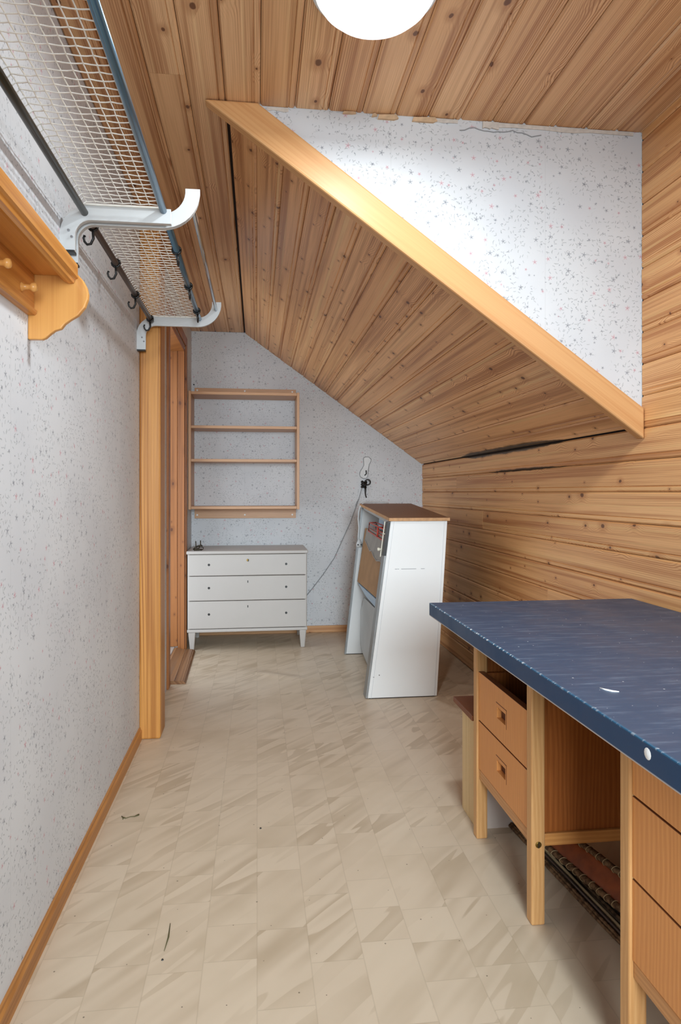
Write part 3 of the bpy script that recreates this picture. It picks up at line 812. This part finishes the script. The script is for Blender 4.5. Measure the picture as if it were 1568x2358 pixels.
obj('back_panel', MB().hexa([(.93, 3.52, .05), (.95, 3.52, .05), (.98, 4.48, .05), (.96, 4.48, .05), (.98, 3.52, .94), (1.0, 3.52, .94), (1.03, 4.48, .995), (1.01, 4.48, .995)]), M['darksteel'], kc)
tp = obj('top_board', MB().hexa([(.698, 3.482, .9455), (1.026, 3.482, .9455), (1.056, 4.515, 1.005), (.700, 4.515, 1.005), (.698, 3.482, .962), (1.026, 3.482, .962), (1.056, 4.515, 1.021), (.700, 4.515, 1.021)]), M['topbrown'], kc, bevel=.002, label='worn brown wooden top')
obj('top_edge', MB().hexa([(.698, 3.478, .9455), (1.026, 3.478, .9455), (1.026, 3.4818, .9455), (.698, 3.4818, .9455), (.698, 3.478, .962), (1.026, 3.478, .962), (1.026, 3.4818, .962), (.698, 3.4818, .962)]), M['topedge'], tp)
obj('top_edge', MB().hexa([(.6945, 3.478, .9455), (.6978, 3.478, .9455), (.6998, 4.515, 1.005), (.6965, 4.515, 1.005), (.6945, 3.478, .962), (.6978, 3.478, .962), (.6998, 4.515, 1.021), (.6965, 4.515, 1.021)]), M['topedge'], tp)
obj('front_lip', MB().hexa([(.712, 3.56, .925), (.724, 3.56, .925), (.726, 4.478, .983), (.714, 4.478, .983), (.712, 3.56, .944), (.724, 3.56, .944), (.726, 4.478, 1.001), (.714, 4.478, 1.001)]), M['greysteel'], kc)
# interior sheets; lean with the opening
XI = lambda z, d=0.0: .600 + d + .132 * z
def sheet(poly, d, th): return MB().prism(poly, lambda y, z: (XI(z, d), y, z), lambda y, z: (XI(z, d) + th, y, z))
obj('inner_panel', sheet([(3.525, .50), (4.475, .50), (4.475, .98), (3.525, .93)], .12, .004), M['darksteel'], kc, label='dark galvanised inner wall')
obj('inner_plate', sheet([(3.95, .86), (4.30, .86), (4.30, .965), (3.95, .95)], .07, .004), M['lightblue'], kc, label='pale blue enamel plate')
obj('inner_plate', sheet([(3.53, .84), (3.88, .84), (3.88, .945), (3.53, .925)], .085, .004), M['darksteel'], kc, label='dull grey plate')
foil = [(3.525, .86), (4.20, .875), (4.30, .85), (4.32, .79), (4.20, .765), (4.08, .735), (4.02, .742), (3.92, .715), (3.82, .700), (3.72, .710), (3.62, .70), (3.525, .715)]
obj('foil_sheet', sheet(foil, -.004, .003), M['foil'], kc, label='crumpled grey foil with torn lower edge')
obj('cardboard_sheet', sheet([(3.525, .50), (4.44, .50), (4.40, .86), (3.525, .86)], .003, .004), M['card'], kc, label='brown cardboard sheet')
obj('foil_tear', MB().tube([(XI(z) - .006, y, z) for y, z in foil[3:]], .0022, 5), M['greysteel'], kc)
mm = MB()
for dxx in (.0, .045):
    R_ = [(3.535, .885), (4.19, .905), (4.19, .852), (3.535, .822)]
    R_ = [(XI(z) - .010 + dxx, y, z) for y, z in R_]
    mm.tube(R_ + R_[:1], .0042, 6)
mm.tube([(XI(.87) - .010, 3.86, .893), (XI(.83) - .010, 3.86, .835)], .0055, 6)
for y, z in ((4.19, .905), (4.19, .852), (3.86, .893), (3.86, .835)): mm.tube([(XI(z) - .010, y, z), (XI(z) + .035, y, z)], .004, 6)
for fz in (.35, .65): mm.tube([(XI(.86) - .008, 3.535, .822 + .063 * fz), (XI(.86) - .008, 4.19, .852 + .053 * fz)], .0022, 5)
obj('red_wire_frame', mm, M['red'], kc, smooth=True, label='red wire frame')
obj('blue_tray', MB().hexa([(.664, 3.53, .440), (.78, 3.53, .440), (.78, 4.20, .430), (.690, 4.20, .430), (.666, 3.53, .492), (.78, 3.53, .492), (.78, 4.42, .492), (.668, 4.42, .492)]), M['lightblue'], kc, bevel=.004, label='pale blue enamelled tray')
kp = [(3.525, .0), (4.16, .006), (4.36, .035), (4.44, .07), (4.46, .12), (4.45, .30), (4.40, .335), (4.34, .39), (4.30, .405), (3.525, .405)]
obj('kick_plate', MB().prism(kp, lambda y, z: (.690 + .01 * z, y, z + .004), lambda y, z: (.696 + .01 * z, y, z + .004)), M['greysteel'], kc, bevel=.002, label='curved grey steel plate')
obj('floor_batten', bx(.60, .95, 4.482, 4.498, 0, .0039), M['black'], kc)
obj('floor_batten', bx(.59, .95, 3.502, 3.518, 0, .0039), M['black'], kc)
mkm = MB()
for (a, b) in ((.730, .741), (.743, .752), (.764, .846), (.872, .892)): mkm.box(a, b, 3.4985, 3.4998, .6873, .6897)
obj('pencil_mark', mkm, M['grey'], kc)
for a, b in ((.615, .115), (.645, .125)): obj('screw_hole', MB().lathe([(.0001, -.0006), (.003, -.0006), (.003, .001)], (a, 3.4995, b), 'y', 8), M['darksteel'], kc)
# power cord on the cabinet
pc = empty('power_cord', (.69, 4.47, .76), 'white power cord with two pin plug hanging over the cabinet corner', 'cord')
cp = [(.90, 4.527, 1.024), (.8591, 4.527, 1.0295), (.80, 4.525, 1.030), (.745, 4.50, 1.0295), (.715, 4.475, 1.0265), (.694, 4.47, 1.0029), (.683, 4.47, .9676), (.680, 4.47, .9177), (.685, 4.47, .8588), (.681, 4.47, .80), (.683, 4.47, .775)]
obj('cable', MB().tube(cp, .0052, 8), M['rackwhite'], pc, smooth=True)
pg = obj('plug', MB().lathe([(.0001, .030), (.009, .028), (.012, .015), (.019, .004), (.021, -.006), (.020, -.022), (.0001, -.024)], (.685, 4.462, .752), 'z', 18), M['rackwhite'], pc, smooth=True)
for dx in (-.011, .011): obj('socket_hole', MB().lathe([(.0001, -.004), (.0055, -.004), (.0055, .004)], (.685 + dx, 4.443, .745), 'y', 10), M['black'], pg)

# ------------------------------------------------------------------ desk
dk = empty('desk', (.93, 1.4, 0), 'old teak desk with thick dark blue painted top and drawer pedestals', 'desk')
XF, XB = .690, 1.240
obj('desk_top', bx(.574, 1.300, .55, 2.190, .685, .728), M['blue'], dk, at=(.900, 1.4, .728), bevel=.002, label='dark blue painted top, chipped along its front edge')


def pedestal(ya, yb, top_gap):
    lw = .034
    for ly in (ya, yb - lw):
        for lx in (XF, XB):
            obj('leg', bx(lx, lx + .036, ly, ly + lw, 0, .6845), M['oakz'], dk, bevel=.004)
    for yy in (ya + .012, yb - .024):
        obj('side_panel', bx(XF + .0365, XB - .0005, yy, yy + .012, .2295, .6845), M['teaks'], dk)
        obj('side_rail', bx(XF + .0365, XB - .0005, yy - .008, yy + .016, .198, .229), M['oakx'], dk, bevel=.002)
    obj('front_rail', bx(XF + .008, XF + .03, ya + lw + .0005, yb - lw - .0005, .192, .2225), M['oaky'], dk, bevel=.002)
    obj('back_panel', bx(XB + .005, XB + .012, ya + lw + .0005, yb - lw - .0005, .2, .68), M['teaks'], dk)
    zz = [(.226, .376), (.381, .531)] + ([] if top_gap else [(.536, .68)])
    for k, (za, zb) in enumerate(zz):
        d0, d1 = ya + lw + .001, yb - lw - .001; yc = (d0 + d1) / 2; zc = (za + zb) / 2
        hw, hh = .034, .016
        f = MB(); x0_, x1_ = XF + .006, XF + .024
        ys = [d0, yc - hw, yc + hw, d1]; zs_ = [za, zc - hh, zc + hh, zb]
        n0 = len(f.v)
        for xx in (x0_, x1_):
            for b in zs_:
                for a in ys: f.v.append((xx, a, b))
        for b in range(3):
            for a in range(3):
                if a == 1 and b == 1: continue
                i = b * 4 + a; f.f.append((i, i + 1, i + 5, i + 4)); f.f.append((16 + i, 16 + i + 4, 16 + i + 5, 16 + i + 1))
        for i, j in ((0, 1), (1, 2), (2, 3), (3, 7), (7, 11), (11, 15), (15, 14), (14, 13), (13, 12), (12, 8), (8, 4), (4, 0), (5, 6), (6, 10), (10, 9), (9, 5)):
            f.f.append((i, j, 16 + j, 16 + i))
        dd = obj('drawer', f, M['teakz'], dk)
        rim = MB()
        R2 = [(yc - hw - .008, zc - hh - .008), (yc - hw - .008, zc + hh + .012), (yc + hw + .004, zc + hh + .012)]
        for i in range(2):
            a, b = R2[i], R2[i + 1]
            rim.box(x0_ - .0006, x0_ + .001, min(a[0], b[0]) - .0012, max(a[0], b[0]) + .0012, min(a[1], b[1]) - .0012, max(a[1], b[1]) + .0012)
        if not (not top_gap and k == 2):
            obj('handle_groove', rim, M['teakdark'], dd)
        obj('handle_recess', MB().box(x1_ - .004, x1_ - .001, yc - hw, yc + hw, zc - hh, zc + hh), M['recess'], dd)
        bxm = MB().box(x1_ + .0005, XB - .03, d0 + .006, d0 + .014, za + .005, zb - .002).box(x1_ + .0005, XB - .03, d1 - .014, d1 - .006, za + .005, zb - .002)
        bxm.box(XB - .04, XB - .03, d0 + .014, d1 - .014, za + .005, zb - .002).box(x1_ + .0005, XB - .04, d0 + .014, d1 - .014, za + .005, za + .010)
        obj('drawer_box', bxm, M['teaks'], dd)
        obj('drawer_edge', bx(x0_, x1_, d0, d1, zb + .0002, zb + .0012), M['teakdark'], dd)
    obj('bolt', MB().lathe([(.0001, -.003), (.006, -.003), (.008, -.0015), (.008, 0)], (XF + .018, ya, .205), 'y', 18), M['brass'], dk, label='slotted brass bolt head')
    sl = MB().box(XF + .0168, XF + .0192, ya - .0036, ya - .002, .198, .212); obj('bolt_slot', sl, M['black'], dk)


pedestal(1.618, 2.078, True)
pedestal(.745, 1.205, False)
obj('rear_panel', bx(XB + .02, XB + .03, 1.206, 1.617, .45, .68), M['teaks'], dk)
blob = MB().lathe([(.0001, -.0015), (.006, -.001), (.009, 0)], (.574, .925, .712), 'x', 12)
obj('paint_blob', blob, M['whitecap'], dk, smooth=True)
obj('paint_blob', MB().tube([(.645, 1.195, .7285), (.650, 1.182, .7285), (.657, 1.172, .7285), (.668, 1.168, .7285)], [.001, .002, .0022, .001], 6), M['whitecap'], dk, smooth=True)

# ------------------------------------------------------------------ box behind the desk end
sb = empty('wooden_box', (.85, 2.22, 0), 'low pine box with overhanging brown lid behind the far desk leg', 'box')
for k in range(2):
    obj('plank', bx(.710, .724, 2.105 + .0765 * k, 2.1805 + .0765 * k, 0, .357), M['palepine'], sb, bevel=.001)
obj('end_board', bx(.7245, 1.02, 2.105, 2.118, 0, .357), M['pinkwhite'], sb)
obj('end_board', bx(.7245, 1.02, 2.244, 2.257, 0, .357), M['palepine'], sb)
obj('side_board', bx(1.0205, 1.034, 2.105, 2.257, 0, .357), M['palepine'], sb)
obj('lid', bx(.690, 1.045, 2.092, 2.30, .3575, .3755), M['teakdark'], sb, bevel=.002, label='dark brown lid')

# ------------------------------------------------------------------ things stored under the desk
random.seed(11)
tw = empty('twig_bundle', (.86, 1.6, 0), 'flat bundle of brown twigs lying on the floor under the desk', 'twigs')
for k in range(9):
    off = k * .0065 + random.uniform(-.002, .002); zz = .006 + .0055 * (k % 3) + random.uniform(0, .002)
    pts = []
    for j in range(16):
        y = .80 + 1.30 * j / 15; x = .842 + (1.87 - y) * .088 + off * (1.0 + .15 * math.sin(k)) + random.uniform(-.0018, .0018); pts.append((x, y, zz + random.uniform(-.001, .002)))
    obj('twig', MB().tube(pts, [.0048 + random.uniform(-.001, .0014) for _ in pts], 7), (M['bark'], M['brownsteel'], M['cord'])[(0, 0, 1, 0, 0, 2, 0, 0, 0)[k]], tw, smooth=True)
lp2 = empty('leather_panel', (.95, 1.5, .05), 'brown leather panel edged with cord wrapped cane, leaning under the desk', 'panel')
A0, A1 = Vector((.822, 1.93, .068)), Vector((.955, 1.23, .068)); B0, B1 = Vector((.862, 1.93, .122)), Vector((1.000, 1.23, .122))
mm = MB(); n_, k_ = 30, 5
for i in range(n_ + 1):
    for j in range(k_ + 1):
        p = A0.lerp(A1, i / n_).lerp(B0.lerp(B1, i / n_), j / k_); p.z += random.uniform(-.0025, .0025); mm.v.append(tuple(p))
for i in range(n_):
    for j in range(k_): a = i * (k_ + 1) + j; mm.f.append((a, a + 1, a + k_ + 2, a + k_ + 1))
lsh = obj('leather', mm, M['leather'], lp2, smooth=True); sm = lsh.modifiers.new('thick', 'SOLIDIFY'); sm.thickness = .004
for (P, Q) in ((A0, A1), (B0, B1)):
    cane = obj('cane_edge', MB().tube([tuple(P.lerp(Q, i / 14) + Vector((random.uniform(-.0012, .0012), 0, random.uniform(-.0012, .0012)))) for i in range(15)], .0085, 10), M['bark'], lp2, smooth=True)
    d = (Q - P).normalized(); e1 = d.cross(Vector((0, 0, 1))).normalized(); e2 = d.cross(e1); mm = MB(); L = (Q - P).length; k = .02
    while k < L - .02:
        c = P + d * k; sk = random.uniform(.004, .012)
        mm.tube([tuple(c + e1 * .0098 * math.cos(a) + e2 * .0098 * math.sin(a) + d * sk * math.sin(a / 2)) for a in [math.radians(x) for x in range(0, 361, 30)]], .0011, 5); k += random.uniform(.022, .040)
    obj('cord_wrapping', mm, M['cord'], cane, kind='stuff')
obj('shade_slab', MB().hexa([(.905, 1.90, .0), (.965, 1.90, .0), (1.045, 1.24, .0), (.985, 1.24, .0), (.838, 1.92, .062), (.855, 1.92, .062), (.985, 1.24, .062), (.968, 1.24, .062)]), M['black'], lp2, label='black slab standing in for the shade under the panel')  # black slab added to stand for the shade beneath the leather
obj('plywood_board', MB().hexa([(1.09, 1.0, 0), (1.105, 1.0, 0), (1.105, 1.70, 0), (1.09, 1.70, 0), (1.15, 1.0, .34), (1.165, 1.0, .34), (1.165, 1.70, .34), (1.15, 1.70, .34)]), M['ply'], label='ochre plywood board leaning behind the leather panel under the desk', cat='board')

# ------------------------------------------------------------------ debris on the floor
obj('dry_needle', MB().tube([(-.2194, 1.7398, .002), (-.2168, 1.6861, .003), (-.2206, 1.6365, .002)], [.0008, .0018, .0006], 6), M['needle'], smooth=True, label='long dry olive needle alone on the open floor', cat='needle')
tg = MB().tube([(-.4491, 2.3249, .002), (-.437, 2.318, .003), (-.4255, 2.328, .002), (-.412, 2.326, .003), (-.3991, 2.340, .002)], [.0026, .0012, .0010, .0014, .0028], 6)
tg.tube([(-.455, 2.335, .002), (-.449, 2.325, .0025), (-.447, 2.313, .002)], .0014, 6)
obj('dry_twig', tg, M['needle'], smooth=True, label='tiny forked dry twig on the floor near the skirting', cat='twig')
random.seed(21)
for (x, y, r, lb) in ((-.2207, 1.6081, .003, 'tiny dark crumb right at the tip of the long dry needle'), (.0113, 2.1971, .0035, 'dark crumb alone on the middle of the beige floor')):
    mm = MB().lathe([(.0001, 0), (r, .0005), (r * .7, r * .8), (.0001, r)], (x, y, 0), 'z', 7)
    obj('crumb', mm, M['black'], label=lb, cat='crumb')
